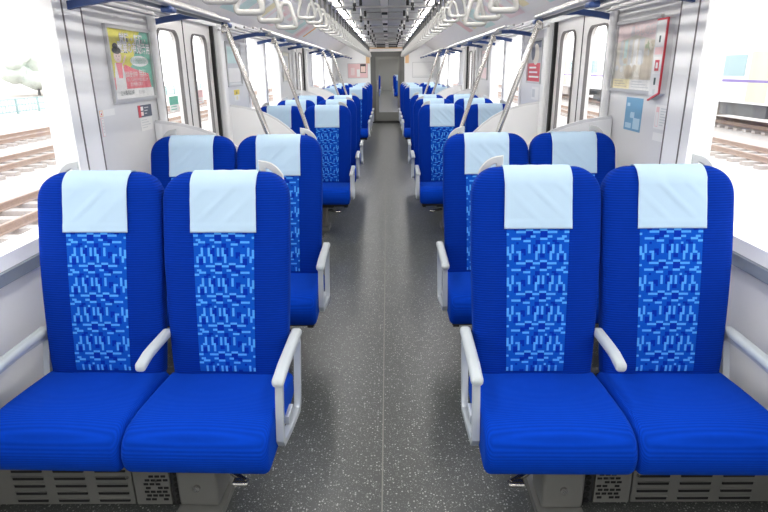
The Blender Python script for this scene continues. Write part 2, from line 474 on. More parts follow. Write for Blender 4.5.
def cover(cx, seed):
    rnd = random.Random(seed); b = MB()
    # path: front bottom -> over the top -> down the back (offset from the centre line)
    path = []
    zb = .928
    for k in range(25): path.append(('f', zb+(ZTOP-RT-zb)*k/24))
    for k in range(1, 10): path.append(('t', PI*k/10))
    for k in range(6): path.append(('b', ZTOP-RT-.12*k/5))
    nxs = 40; W = .118
    ph = [rnd.uniform(0, 6) for _ in range(3)]
    vs = []
    for kind, p in path:
        for c in range(nxs+1):
            u = -1+2*c/nxs
            x = u*W*(1.0 if kind != 'f' else .985+.015*(ZTOP-p)/.2)
            if kind == 'f':
                z = p; dn = (ZTOP-p)/.2
                env = max(0, math.sin(PI*min(1, max(0, dn)*.92+.06)))
                dg = u*1.0+(z-1.03)*-9
                wr = .0030*max(0, math.sin(dg*7.5+ph[0]))**2*env*max(0, math.cos(1.25*(u-.25*math.sin(ph[1]))))
                wr += .0035*math.sin(2.1*dg+ph[2])*env*.5
                off = .0035+wr+.001*abs(u)
                if p < zb+.03: off += .0012
                vs.append((cx+x, fronty(x, z)-off, z))
            elif kind == 't':
                r = RT+.004
                zc = ZTOP-RT; z = zc+math.sin(p)*r
                vs.append((cx+x, lean(min(z, ZTOP))-math.cos(p)*r, z+.0006*math.sin(13*u+ph[2])))
            else: vs.append((cx+x, lean(p)+TH+.005, p))
    fs = []
    m_ = nxs+1
    for i in range(len(path)-1):
        for c in range(nxs): fs.append((i*m_+c, i*m_+c+1, (i+1)*m_+c+1, (i+1)*m_+c))
    b.add(vs, fs, 'cover')
    return b
def cushion(cx, s):
    ctl = [(-.118, .40), (-.20, .412), (-.32, .421), (-.42, .425), (-.485, .419), (-.528, .398), (-.550, .362), (-.553, .325), (-.540, .288), (-.505, .275), (-.35, .282), (-.20, .295), (-.118, .31), (-.112, .355)]
    P = []; n = len(ctl)
    for i in range(n):
        p0, p1, p2, p3 = [Vector(ctl[(i+k) % n]) for k in (-1, 0, 1, 2)]
        for t in (0, .25, .5, .75):
            P.append(.5*((2*p1)+(p2-p0)*t+(2*p0-5*p1+4*p2-p3)*t*t+(3*p1-p0-3*p2+p3)*t**3))
    n = len(P); N = []
    for i in range(n):
        d = (P[(i+1) % n]-P[i-1]).normalized(); N.append(Vector((-d.y, d.x)))
    c = sum(P, Vector((0, 0)))/n
    N = [q if q.dot(c-p) > 0 else -q for p, q in zip(P, N)]
    r = .024; H = .2297
    cols = [(-H+r*(1-math.sin(a)), r*(1-math.cos(a))) for a in [PI/2-PI/2*k/6 for k in range(6, -1, -1)]]
    cols = [(-H+r-r*math.cos(PI/2*k/6), r-r*math.sin(PI/2*k/6)) for k in range(7)]
    cols += [(-H+r+(2*H-2*r)*k/12, 0) for k in range(1, 12)]
    cols += [(-x, e) for x, e in cols[6::-1]]
    vs = []
    for x, e in cols:
        u = x/H
        for p, q in zip(P, N):
            y, z = p+q*e
            if z > .36: z += .007*(1-u*u)*min(1, (z-.36)/.04)
            vs.append((cx+x, y, z))
    m = len(cols)
    fs = [(i*n+k, i*n+(k+1) % n, (i+1)*n+(k+1) % n, (i+1)*n+k) for i in range(m-1) for k in range(n)]
    fs += [tuple(range(n)), tuple((m-1)*n+k for k in range(n))[::-1]]
    b = MB(); b.add(vs, fs, 'cushion'); return b

def make_seat(s):
    """double seat; local x: aisle side is -s*... ; built for the left (aisle at +x) and mirrored"""
    root = thing('double_seat', 'x', 'seat', (0, 0, 0), 'blue double seats along the aisle')
    mir = (lambda v: v) if s < 0 else (lambda v: (-v[0], v[1], v[2]))
    def fin(mb, name, parent=root, smooth=None): return mb.map(mir).build(name, parent, smooth)
    for k, cx in enumerate((-.231, .231)):
        fin(cushion(cx, s), 'seat_cushion', root, 60)
        bo = fin(backrest(cx), 'backrest', root, 50)
        cv = fin(cover(cx, 11+k+(5 if s > 0 else 0)), 'headrest_cover', bo, 80)
        cv['label'] = 'pale blue-white cloth headrest cover'
        md = cv.modifiers.new('thick', 'SOLIDIFY'); md.thickness = .0018; md.offset = 1
    # outer armrests with a loop frame
    for ax in (.475, -.475):
        b = MB()
        sec = [(-.010, -.012), (.010, -.012), (.010, .012), (-.010, .012)]
        loop = [(ax, -.395, .530), (ax, -.408, .47), (ax, -.432, .335), (ax, -.418, .312), (ax, -.30, .288), (ax, -.165, .27), (ax, -.145, .285), (ax, -.112, .40), (ax, -.085, .50), (ax, -.092, .530), (ax, -.24, .536)]
        b.sweep(loop, sec, 'armframe', closed=True, up=(1, 0, 0))
        b.box((ax-math.copysign(.03, ax), -.30, .30), (ax, -.22, .33), 'armframe')
        ar = fin(b, 'armrest', root, 40)
        p = MB()
        def dfp(q):
            x, y, z = q; t = max(0, (-.34-y)/.11)
            return (x, y, z-.022*t*t + .004*math.sin((y+.25)*8))
        p.rbox((ax-.020, -.425, .532), (ax+.020, -.075, .562), .0135, 'arm', n=4, deform=dfp)
        fin(p, 'arm_pad', ar, 60)
    # folding centre armrest
    p = MB()
    def dfc(q):
        x, y, z = q; t = max(0, (-.24-y)/.11)
        return (x, y, z-.02*t*t)
    p.rbox((-.018, -.345, .538), (.018, -.095, .570), .013, 'arm', n=4, deform=dfc)
    fin(p, 'centre_armrest', root, 60)
    # grips at the outer shoulders
    for gx in (1, -1):
        pts = []
        for k in range(9):
            t = k/8
            x = .350+.062*t; zz = ZTOP+.020-.010*t-.034*t**3
            pts.append((gx*x, lean(1.09)+.054+.004*t, zz))
        pts = [(gx*.350, lean(1.09)+.056, ZTOP-.05)]+pts+[(gx*.420, lean(1.06)+.056, ZTOP-.07)]
        g = MB(); g.sweep(pts, [(-.010, -.006), (.010, -.006), (.013, 0), (.010, .006), (-.010, .006), (-.013, 0)], 'grip', up=(0, 1, 0))
        fin(g, 'grab_handle', root, 50)
    # under-frame and pedestal
    f = MB()
    f.box((-.44, -.47, .245), (.44, -.44, .272), 'dark'); f.box((-.44, -.17, .25), (.44, -.14, .285), 'dark')
    for x in (-.42, 0, .42): f.box((x-.015, -.47, .235), (x+.015, -.17, .272), 'dark')
    f.box((-.45, -.13, .33), (.45, -.09, .40), 'dark')
    fin(f, 'seat_frame', root)
    p = MB()
    p.rbox((.095, -.40, .03), (.235, -.26, .25), .012, 'heater', n=2)
    p.box((.095, -.43, 0), (.25, -.22, .03), 'heater')
    p.box((.03, -.42, .225), (.30, -.24, .245), 'dark')
    fin(p, 'pedestal', root, 40)
    bl = MB(); bl.disc_cyl((.165, -.400, .11), .012, 1, -.010, 'chrome', 12); fin(bl, 'bolt', root, 40)
    pd = MB()
    pd.tube([(.25, -.37, .19), (.31, -.43, .195), (.365, -.475, .20)], .011, 'chrome', 10)
    pd.rbox((.318, -.492, .190), (.372, -.458, .208), .0085, 'chrome', n=3)
    pe = fin(pd, 'foot_pedal', root, 50)
    return root

ROWY = [2.0, 3.07, 5.66, 6.71, 7.76, 10.95, 12.0, 13.05, 14.1]
ROWTXT = [
    'blue patterned double seat nearest the camera, {s} of the aisle',
    'blue double seat second from the camera, {s} of the aisle, before the near door partition',
    'first blue double seat beyond the near side door, {s} of the aisle',
    'second blue double seat beyond the near side door, {s} of the aisle',
    'third blue double seat beyond the near door, before the second door, {s} of the aisle',
    'first blue double seat beyond the second side door, {s} of the aisle',
    'second blue double seat beyond the second side door, {s} of the aisle',
    'third blue double seat beyond the second side door, {s} of the aisle',
    'last blue double seat before the far bulkhead, {s} of the aisle',
]
SEATX = .784
protos = {}
for s in (-1, 1):
    proto = make_seat(s); protos[s] = proto
    for i, y in enumerate(ROWY):
        off = (.01 if s < 0 else -.018) if i == 0 else (0 if i < 2 else 0)
        zr = 0
        lab = ROWTXT[i].format(s=SIDE[s])
        if i == 0: proto.location = (s*SEATX, y+off, 0); proto['label'] = lab
        else: dup(proto, (s*SEATX, y+off, 0), lab)
protos[-1].rotation_euler.z = math.radians(-1.8); protos[-1].scale.z = .99; protos[1].rotation_euler.z = math.radians(-.8)   # the two nearest seats stand slightly turned

# ------------------------------------------------------------------ under-seat heaters of the two nearest seats
for s in (-1, 1):
    t = thing('under_seat_heater', 'grey louvred heater box under the nearest %s seat' % SIDE[s], 'heater', (s*.784, 1.64, 0))
    mir = (lambda v: v) if s < 0 else (lambda v: (-v[0], v[1], v[2]))
    b = MB(); b.box((-.575, .02, .012), (.06, .25, .205), 'heater'); b.map(mir).build('casing', t)
    b = MB(); b.box((-.57, -.002, .012), (-.085, .02, .19), 'heater')
    for r in range(5):
        for c in range(3):
            x = -.50+c*.145; z = .155-r*.031
            b.rbox((x, -.006, z-.0085), (x+.108, .001, z+.0055), .0035, 'hole', n=2)
            b.box((x-.002, -.008, z+.0055), (x+.110, -.001, z+.0075), 'heater')
    for x in (-.555, -.10): b.disc_cyl((x, -.002, .125), .006, 1, -.004, 'chrome', 10)
    b.map(mir).build('louvre_panel', t)
    b = MB(); b.box((-.078, -.004, .012), (.045, .02, .19), 'heater')
    for r in range(7):
        for c in range(4):
            if (r*3+c*2+r) % 7 == 0: continue
            x = -.045+c*.021+(.006 if r % 2 else 0); z = .13-r*.016
            b.box((x, -.006, z-.004), (x+.016, -.003, z+.004), 'hole')
    b.disc_cyl((.0, -.004, .112), .005, 1, -.004, 'chrome', 10)
    b.map(mir).build('perforated_plate', t)
    b = MB(); b.box((.05, .0, .012), (.088, .02, .195), 'dark')
    for r in range(7): b.disc_cyl((.069, .0, .165-r*.024), .009, 1, -.004, 'hole', 12)
    b.map(mir).build('slotted_rail', t)

# ------------------------------------------------------------------ partitions and poles at the doors
PROF = [(-1.362, .10), (-1.362, 1.168), (-1.20, 1.145), (-1.10, 1.118), (-1.02, 1.088), (-.94, 1.045), (-.86, .985), (-.78, .91), (-.71, .83), (-.655, .74), (-.625, .63), (-.615, .5), (-.615, .10)]
PP = [(3.49, 'before the near side door'), (5.075, 'beyond the near side door'), (8.78, 'before the second side door'), (10.375, 'beyond the second side door')]
for s in (-1, 1):
    for y, where in PP:
        t = thing('partition_screen', 'white curved-top partition screen %s, %s of the aisle' % (where, SIDE[s]), 'partition', (0, y, 0), 'partition screens at the doors')
        b = MB(); b.prism([(-s*p[0], p[1]) for p in PROF], 1, -.014, .014, 'white'); b.build('panel', t)
        b = MB(); b.sweep([(-s*p[0], 0, p[1]) for p in PROF[1:]], [(-.018, -.008), (.018, -.008), (.018, .008), (-.018, .008)], 'wall', up=(0, 1, 0)); b.build('edge_trim', t)
        b = MB(); b.box((s*.66, -.02, 0), (s*.70, .02, .10), 'chrome'); b.box((s*1.28, -.02, 0), (s*1.32, .02, .10), 'chrome'); b.build('foot', t)
        yp = y+.045 if y in (3.49, 8.78) else y-.045
        t = thing('grab_pole', 'slanted steel grab pole %s, %s of the aisle' % (where, SIDE[s]), 'pole', (0, yp, 0), 'slanted grab poles')
        b = MB(); b.tube([(s*.905, 0, 1.715), (s*.70, 0, 1.09), (s*.605, 0, .78), (s*.595, 0, .70), (s*.595, 0, .02)], .0165, 'chrome', 14, up=(0, 1, 0)); b.build('tube', t, 50)
        b = MB(); b.disc_cyl((s*.595, 0, 0), .035, 2, .02, 'chrome'); b.build('foot_flange', t, 50)
        b = MB(); b.rbox((s*.885, -.022, 1.665), (s*.925, .022, 1.705), .01, 'chrome', n=2); b.build('top_clamp', t, 50)

# ------------------------------------------------------------------ luggage racks
RK = [(-2.4, 3.66, 'over the nearest seats'), (4.93, 8.86, 'over the middle seats'), (10.22, 16.3, 'over the farthest seats')]
for s in (-1, 1):
    for (a, b, wh) in RK:
        t = thing('luggage_rack', 'blue-edged pipe luggage rack %s on the %s wall' % (wh, SIDE[s]), 'rack', (0, a, 0), 'overhead luggage racks')
        L = b-a; arms = [y-a for y in {-2.4: (-2.35, -1.25, -.28, .70, 1.70, 2.69, 3.64), 4.93: (5.55, 6.55, 7.55, 8.55), 10.22: (10.85, 11.85, 12.85, 13.85, 14.85, 15.85)}[a]]
        for y in arms:
            m = MB()
            m.sweep([(s*1.368, y, 1.735), (s*1.28, y, 1.752), (s*1.15, y, 1.770), (s*1.03, y, 1.765), (s*.955, y, 1.745), (s*.915, y, 1.722)],
                    [(-.016, -.013), (.016, -.013), (.016, .013), (-.016, .013)], 'blue', up=(0, 1, 0))
            m.rbox((s*.895, y-.035, 1.703), (s*.945, y+.035, 1.728), .01, 'blue', n=2)
            m.build('bracket_arm', t, 40)
        m = MB(); m.tube([(s*.918, 0, 1.742), (s*.918, L, 1.742)], .0155, 'alu', 12); m.build('front_rail', t, 50)
        m = MB(); m.box((s*.945, .01, 1.720), (s*.955, L-.01, 1.740), 'sill'); m.build('front_trim', t)
        m = MB()
        m.tube([(s*.985, .01, 1.775), (s*.985, L-.01, 1.775)], .011, 'alu', 10)
        for x in (1.05, 1.12, 1.19, 1.26, 1.33): m.tube([(s*x, .01, 1.790-.02*(abs(x-1.15)/.2)**2), (s*x, L-.01, 1.790-.02*(abs(x-1.15)/.2)**2)], .009, 'alu', 8)
        m.build('shelf_pipes', t, 50)

# ------------------------------------------------------------------ hanging straps
def make_strap(name, label, group, w, h, drop, beltm, rad):
    """origin on the pipe axis; belt hangs to the loop"""
    t = thing(name, label, 'strap', (0, 0, 0), group)
    b = MB(); b.box((-.011, -.004, -drop), (.011, .004, .016), beltm); b.box((-.013, -.02, -.018), (.013, .02, .02), beltm); b.build('belt', t)
    b = MB(); P = []
    tri = [(-.026, 0), (.026, 0), (w/2, -h), (-w/2, -h)]
    # round the corners
    pts = []
    nn = len(tri)
    for i in range(nn):
        p0, p1, p2 = Vector(tri[i-1]), Vector(tri[i]), Vector(tri[(i+1) % nn])
        r = .016 if i < 2 else .03
        a = p1+(p0-p1).normalized()*min(r, (p0-p1).length/2.1); c = p1+(p2-p1).normalized()*min(r, (p2-p1).length/2.1)
        for q in (0, .25, .5, .75, 1): pts.append(a.lerp(p1, q).lerp(p1.lerp(c, q), q))
    b.tube([(p.x, 0, p.y-drop) for p in pts], rad, 'strap', 10, closed=True, up=(0, 1, 0))
    b.build('hand_loop', t, 60)
    return t
pin = make_strap('hanging_strap', 'x', 'straps along the aisle pipes', .115, .115, .115, 'belt', .0095)
pout = make_strap('hanging_strap', 'x', 'big straps in front of the near side door', .146, .155, .18, 'beltpale', .0155)
first = True
for s in (-1, 1):
    ys = [3.70+.375*k for k in range(34)]
    for k, y in enumerate(ys):
        lab = 'triangular strap on dark belt, %s from the front, %s aisle pipe' % (ordn(k), SIDE[s])
        if first: pin.location = (s*.45, y, 1.985); pin['label'] = lab; first = False
        else: dup(pin, (s*.45, y, 1.985), lab)
first = True
for s, ys in ((-1, (2.60, 3.13, 3.68, 4.26)), (1, (3.17, 3.66, 4.16))):
    for k, y in enumerate(ys):
        lab = 'large pale grey strap before the near door, %s from the front, %s outer pipe' % (ordn(k), SIDE[s])
        loc = (s*(.665 if s < 0 else .625), y, 2.075)
        if first: pout.location = loc; pout['label'] = lab; first = False
        else: dup(pout, loc, lab)
# pipes that carry them
for s in (-1, 1):
    t = thing('strap_pipe', 'long grey strap pipe above the %s edge of the aisle' % SIDE[s], 'pipe', (s*.45, 0, 1.985))
    b = MB(); b.tube([(0, 2.6, 0), (0, 16.3, 0)], .0125, 'alu', 10); b.build('pipe', t, 50)
    b = MB()
    for k in range(11):
        y = 2.75+k*1.35; b.tube([(s*.0, y, 0), (s*.0, y, .212)], .009, 'alu', 8)
    b.build('hangers', t, 50)
    x = .665 if s < 0 else .625
    t = thing('strap_pipe', 'short strap pipe over the near %s side door' % SIDE[s], 'pipe', (s*x, 0, 2.075))
    b = MB(); b.tube([(0, 2.35, 0), (0, 4.75, 0)], .0115, 'alu', 10); b.build('pipe', t, 50)
    b = MB()
    for y in (2.38, 3.4, 4.72): b.tube([(0, y, 0), (0, y, .112)], .009, 'alu', 8)
    b.build('hangers', t, 50)
for k in range(8):
    y = 5.55+k*1.33
    t = thing('ceiling_crossbar', 'crosswise ceiling bar with two black-capped hangers, %s from the front' % ordn(k), 'crossbar', (0, y, 1.985), 'crossbars over the aisle')
    b = MB(); b.tube([(-.437, 0, 0), (.437, 0, 0)], .012, 'alu', 10, up=(0, 1, 0)); b.build('bar', t, 50)
    for q in (-1, 1):
        b = MB(); b.tube([(q*.26, 0, .012), (q*.26, 0, .213)], .008, 'alu', 8)
        b.disc_cyl((q*.26, 0, -.03), .015, 2, .065, 'black', 10); b.disc_cyl((q*.26, 0, .135), .016, 2, .07, 'black', 10); b.build('hanger', t, 50)

# ------------------------------------------------------------------ ceiling lamps, grilles, centre strip
for s in (-1, 1):
    for k in range(13):
        y = -2.3+k*1.42
        t = thing('ceiling_lamp', 'white strip lamp, %s from the front on the %s of the ceiling' % (ordn(max(0, k)), SIDE[s]), 'lamp', (s*.57, y, 2.193), 'strip lamps along the ceiling')
        b = MB()
        for x0, x1 in ((-.072, -.060), (.060, .072)): b.box((x0, 0, -.03), (x1, 1.36, -.002), 'gasket')
        b.box((-.072, -.012, -.03), (.072, 0, -.002), 'ceil'); b.box((-.072, 1.36, -.03), (.072, 1.372, -.002), 'ceil')
        b.build('housing', t)
        b = MB(); b.rbox((-.040, .03, -.032), (.040, 1.33, -.004), .012, 'lamp', n=3); b.build('diffuser', t, 60)
for k, (a, b_) in enumerate(((3.3, 4.9), (5.75, 7.9), (8.5, 10.6), (11.2, 13.3))):
    t = thing('ceiling_grille', 'dark slatted air grille in the middle of the ceiling, %s from the front' % ordn(k), 'grille', (0, a, 2.2), 'ceiling air grilles')
    L = b_-a
    b = MB(); b.box((-.24, 0, -.004), (.24, L, 0), 'hole'); b.build('backing', t)
    b = MB()
    n = int(L/.045)
    for q in range(n):
        y = .01+q*.045
        b.box((-.24, y, -.012), (-.05, y+.024, -.004), 'ceilc'); b.box((.05, y, -.012), (.24, y+.024, -.004), 'ceilc')
    for x0, x1 in ((-.25, -.24), (.24, .25)): b.box((x0, 0, -.014), (x1, L, 0), 'ceilc')
    b.build('slats', t)
t = thing('ceiling_centre_strip', 'pale strip with small black boxes along the middle of the ceiling', 'ceiling strip', (0, 3.0, 2.2))
b = MB(); b.box((-.045, 0, -.028), (.045, 13.2, -.0125), 'cove'); b.build('cover_strip', t)
for k in range(6):
    y = 3.25+k*1.95
    b = MB(); b.rbox((-.04, y, -.052), (.04, y+.14, -.028), .006, 'black', n=2); b.build('sensor_box', t)

# ------------------------------------------------------------------ posters and notices
def text_into(mb, body, size, mtx, m, align='CENTER', fat=0):
    cu = bpy.data.curves.new('t', 'FONT'); cu.body = body; cu.size = size; cu.align_x = align; cu.align_y = 'CENTER'; cu.resolution_u = 3; cu.offset = fat
    o = bpy.data.objects.new('t', cu); COL.objects.link(o)
    bpy.context.view_layer.update()
    dg = bpy.context.evaluated_depsgraph_get()
    me = bpy.data.meshes.new_from_object(o.evaluated_get(dg))
    mb.add([mtx(v.co.x, v.co.y) for v in me.vertices], [tuple(p.vertices) for p in me.polygons], m)
    bpy.data.objects.remove(o); bpy.data.curves.remove(cu); bpy.data.meshes.remove(me)
class Sheet:
    """flat sheet on a wall: (a, b) in the sheet, n off the wall, local to the root"""
    def __init__(s, side, root): s.s = side; s.root = root
    def P(s, a, b, n): return (-s.s*n, a if s.s < 0 else -a, b)
    def rect(s, mb, a0, a1, b0, b1, n, m, t=.0): 
        if t: mb.box(s.P(a0, b0, n), s.P(a1, b1, n+t), m)
        else: mb.add([s.P(a0, b0, n), s.P(a1, b0, n), s.P(a1, b1, n), s.P(a0, b1, n)], [(0, 1, 2, 3)], m)
    def poly(s, mb, pts, n, m): mb.add([s.P(a, b, n) for a, b in pts], [tuple(range(len(pts)))], m)
    def ell(s, mb, a, b, ra, rb, n, m, k=24): s.poly(mb, [(a+ra*math.cos(2*PI*q/k), b+rb*math.sin(2*PI*q/k)) for q in range(k)], n, m)
    def text(s, mb, body, size, a, b, n, m, align='CENTER', sx=1., fat=0):
        text_into(mb, body, size, lambda x, y: s.P(a+x*sx, b+y, n), m, align, fat)
def on_wall(s, y0, y1, z0, z1, name, label, cat, group=None):
    """sheet whose left-bottom corner (as read) is the origin; returns sheet, width, height"""
    y = y0 if s < 0 else y1
    t = thing(name, label, cat, (s*WX, y, z0), group)
    return Sheet(s, t), y1-y0, z1-z0
def frame_parts(S, w, h, fw=.018, d=.016, m='silver'):
    b = MB()
    S.rect(b, 0, w, 0, fw, .001, m, d); S.rect(b, 0, w, h-fw, h, .001, m, d); S.rect(b, 0, fw, fw, h-fw, .001, m, d); S.rect(b, w-fw, w, fw, h-fw, .001, m, d)
    b.build('frame', S.root)

flat('poster_yellow', (.80, .74, .12)); flat('poster_green', (.17, .50, .38)); flat('poster_pink', (.82, .20, .24)); flat('poster_skin', (.85, .66, .58)); flat('poster_hair', (.05, .05, .05))
flat('poster_ink', (.06, .10, .10)); flat('poster_grey', (.45, .45, .45)); flat('poster_beige', (.70, .66, .58)); flat('poster_sand', (.60, .53, .42)); flat('poster_paleyellow', (.86, .78, .50))
flat('poster_blue', (.16, .38, .60)); flat('poster_paleblue', (.45, .65, .80)); flat('poster_navy', (.10, .12, .17)); flat('poster_red', (.62, .07, .10)); flat('poster_leafgreen', (.36, .44, .28)); flat('poster_rose', (.82, .55, .56)); flat('poster_mist', (.62, .64, .66))
flat('poster_orange', (.85, .42, .12)); flat('sticker_yellow', (.85, .68, .12)); flat('poster_palepink', (.86, .70, .70)); flat('poster_paleteal', (.60, .78, .76))

# left: yellow, green and pink framed poster
S, w, h = on_wall(-1, 3.005, 3.560, 1.307, 1.690, 'framed_poster', 'silver framed yellow, green and pink poster on the left wall panel', 'poster')
frame_parts(S, w, h)
b = MB()
i0, i1, j0, j1 = .018, w-.018, .018, h-.018
W_, H_ = i1-i0, j1-j0
def U(u, v): return (i0+u*W_, j0+v*H_)
S.rect(b, i0, i1, j0, j1, .004, 'paper')
S.poly(b, [U(.0, .14), U(1, .14), U(1, 1), U(0, 1)], .0046, 'poster_yellow')
S.poly(b, [U(.52, .50), U(1, .50), U(1, 1), U(.80, 1), U(.70, .88)], .0052, 'poster_green')
S.poly(b, [U(.40, .14), U(1, .14), U(1, .55), U(.62, .60), U(.45, .45)], .0054, 'poster_green')
S.poly(b, [U(.0, .14), U(.94, .14), U(.90, .36), U(.52, .44), U(.32, .50), U(.20, .34), U(.0, .30)], .0058, 'poster_pink')
S.ell(b, *U(.70, .55), .30*W_*.78, .075*H_*1.1, .0064, 'paper')
S.text(b, '就職・転職・', .060, *U(.62, .86), .0070, 'poster_ink', fat=.0024)
S.text(b, '就職・転職・', .060, *U(.62, .86), .0074, 'paper', fat=.0014)
S.text(b, '開業の有効活用', .060, *U(.61, .735), .0070, 'poster_ink', fat=.0024)
S.text(b, '開業の有効活用', .060, *U(.61, .735), .0074, 'paper', fat=.0014)
for v, n_ in ((.575, 11), (.53, 12)):
    S.text(b, 'まずは職業訓練の窓口へ'[:n_], .021, *U(.70, v), .0070, 'poster_green', sx=1.0)
S.text(b, '相談受付中', .034, *U(.44, .345), .0070, 'paper'); S.text(b, '無料', .05, *U(.74, .355), .0070, 'paper')
S.text(b, '詳しくはお近くの相談窓口まで', .020, *U(.60, .265), .0070, 'paper'); S.text(b, '受付時間のご案内', .020, *U(.55, .20), .0070, 'paper')
S.text(b, '公共職業訓練', .028, *U(.30, .075), .0064, 'poster_ink'); S.text(b, '電話相談', .022, *U(.66, .075), .0064, 'poster_grey')
# drawn person with hair in a bun, greeting
S.poly(b, [U(.06, .14), U(.30, .14), U(.30, .34), U(.27, .52), U(.10, .52), U(.07, .34)], .0066, 'paper')
S.poly(b, [U(.15, .30), U(.24, .30), U(.26, .52), U(.12, .52)], .0070, 'poster_pink')
S.ell(b, *U(.18, .61), .085*W_, .085*H_, .0072, 'poster_skin')
S.ell(b, *U(.17, .695), .10*W_, .050*H_, .0075, 'poster_hair'); S.ell(b, *U(.155, .75), .062*W_, .05*H_, .0075, 'poster_hair')
for q in (.15, .21): S.ell(b, *U(q, .615), .008*W_, .010*H_, .0078, 'poster_hair', 10)
S.poly(b, [U(.16, .575), U(.20, .575), U(.18, .565)], .0078, 'poster_red')
S.poly(b, [U(.27, .50), U(.31, .52), U(.38, .62), U(.36, .64), U(.30, .57)], .0070, 'poster_skin')
b.build('printed_sheet', S.root)
b = MB(); S.rect(b, i0, i1, j0, j1, .0105, 'glass', .001); b.build('cover_glass', S.root)

# left: stickers beneath
S, w, h = on_wall(-1, 3.288, 3.478, 1.213, 1.279, 'notice_sticker', 'black sticker with a red left edge below the left poster', 'sticker')
b = MB(); S.rect(b, 0, w, 0, h, -.003, 'poster_navy', .004); S.rect(b, .0, .035, 0, h, .0017, 'poster_red'); S.rect(b, .035, .07, .036, h-.008, .0019, 'paper'); S.rect(b, .035, .07, .008, .03, .0019, 'poster_palepink')
for q in range(3): S.rect(b, .085, .085+.06-.014*q, .048-.016*q, .053-.016*q, .0019, 'poster_mist')
b.build('sheet', S.root)
S, w, h = on_wall(-1, 3.303, 3.468, 1.137, 1.208, 'notice_sticker', 'white notice sticker with small grey print under the black one', 'sticker')
b = MB(); S.rect(b, 0, w, 0, h, -.003, 'paper', .004)
for q in range(4): S.rect(b, .012, .09+.045*((q*7) % 3)/2, .058-.014*q, .062-.014*q, .0019, 'poster_mist')
b.build('sheet', S.root)
S, w, h = on_wall(-1, 2.838, 3.005, 1.252, 1.284, 'notice_sticker', 'cream horizontal sticker with orange mark beside the left window', 'sticker')
b = MB(); S.rect(b, 0, w, 0, h, -.003, 'paper', .004); S.rect(b, .003, .038, .002, .030, .0017, 'poster_orange'); S.rect(b, .007, .034, .005, .027, .0019, 'paper'); S.poly(b, [(.013, .009), (.028, .009), (.0205, .023)], .0021, 'poster_red')
b.build('sheet', S.root)
S, w, h = on_wall(-1, 2.845, 2.875, 1.158, 1.246, 'notice_sticker', 'narrow vertical pink-edged sticker beside the left window', 'sticker')
b = MB(); S.rect(b, 0, w, 0, h, -.003, 'poster_rose', .004); S.rect(b, .003, w-.003, .003, h-.003, .0017, 'paper')
for q in range(5): S.rect(b, .009, w-.009, .018+.014*q, .023+.014*q, .0019, 'poster_mist')
b.build('sheet', S.root)

# right: beige framed room-interior poster
S, w, h = on_wall(1, 2.985, 3.550, 1.325, 1.702, 'framed_poster', 'silver framed beige interior-view poster on the right wall panel', 'poster')
frame_parts(S, w, h)
b = MB(); i0, i1, j0, j1 = .018, w-.018, .018, h-.018; W_, H_ = i1-i0, j1-j0
S.rect(b, i0, i1, j0, j1, .004, 'poster_beige')
S.poly(b, [U(0, .72), U(.45, .82), U(1, .70), U(1, 1), U(0, 1)], .0046, 'poster_palepink')
for q, (u, wd, m) in enumerate(((.10, .07, 'poster_mist'), (.21, .08, 'poster_paleteal'), (.33, .08, 'poster_mist'), (.45, .09, 'paper'), (.58, .12, 'poster_mist'))):
    S.poly(b, [U(u, .38), U(u+wd, .36), U(u+wd, .76), U(u, .74)], .0050, m)
S.poly(b, [U(.72, .20), U(1, .18), U(1, .72), U(.72, .70)], .0050, 'poster_sand')
for k in range(16):
    S.ell(b, *U(.74+.18*random.random(), .52+.2*random.random()), .03*W_, .035*H_, .0054+.0001*k, random.choice(('poster_leafgreen', 'poster_beige', 'poster_mist')), 8)
for k in range(14):
    S.ell(b, *U(.05+.5*random.random(), .22+.22*random.random()), .05*W_, .05*H_, .0054+.0001*k, random.choice(('poster_sand', 'poster_mist', 'paper', 'poster_beige')), 9)
S.ell(b, *U(.38, .26), .10*W_, .11*H_, .0072, 'poster_sand'); S.ell(b, *U(.79, .27), .15*W_, .14*H_, .0072, 'poster_sand')
S.text(b, '暮らしの空間', .055, *U(.68, .86), .0070, 'poster_mist', sx=1.1)
S.poly(b, [U(0, 0), U(.45, 0), U(.45, .15), U(0, .15)], .0075, 'poster_paleyellow'); S.poly(b, [U(.45, 0), U(1, 0), U(1, .15), U(.45, .15)], .0075, 'paper')
for k in range(3): S.poly(b, [U(.04, .03+.04*k), U(.38-.05*k, .03+.04*k), U(.38-.05*k, .045+.04*k), U(.04, .045+.04*k)], .0078, 'poster_sand'); S.poly(b, [U(.50, .03+.04*k), U(.92-.08*k, .03+.04*k), U(.92-.08*k, .045+.04*k), U(.50, .045+.04*k)], .0078, 'poster_mist')
b.build('printed_sheet', S.root)
b = MB(); S.rect(b, i0, i1, j0, j1, .0105, 'glass', .001); b.build('cover_glass', S.root)

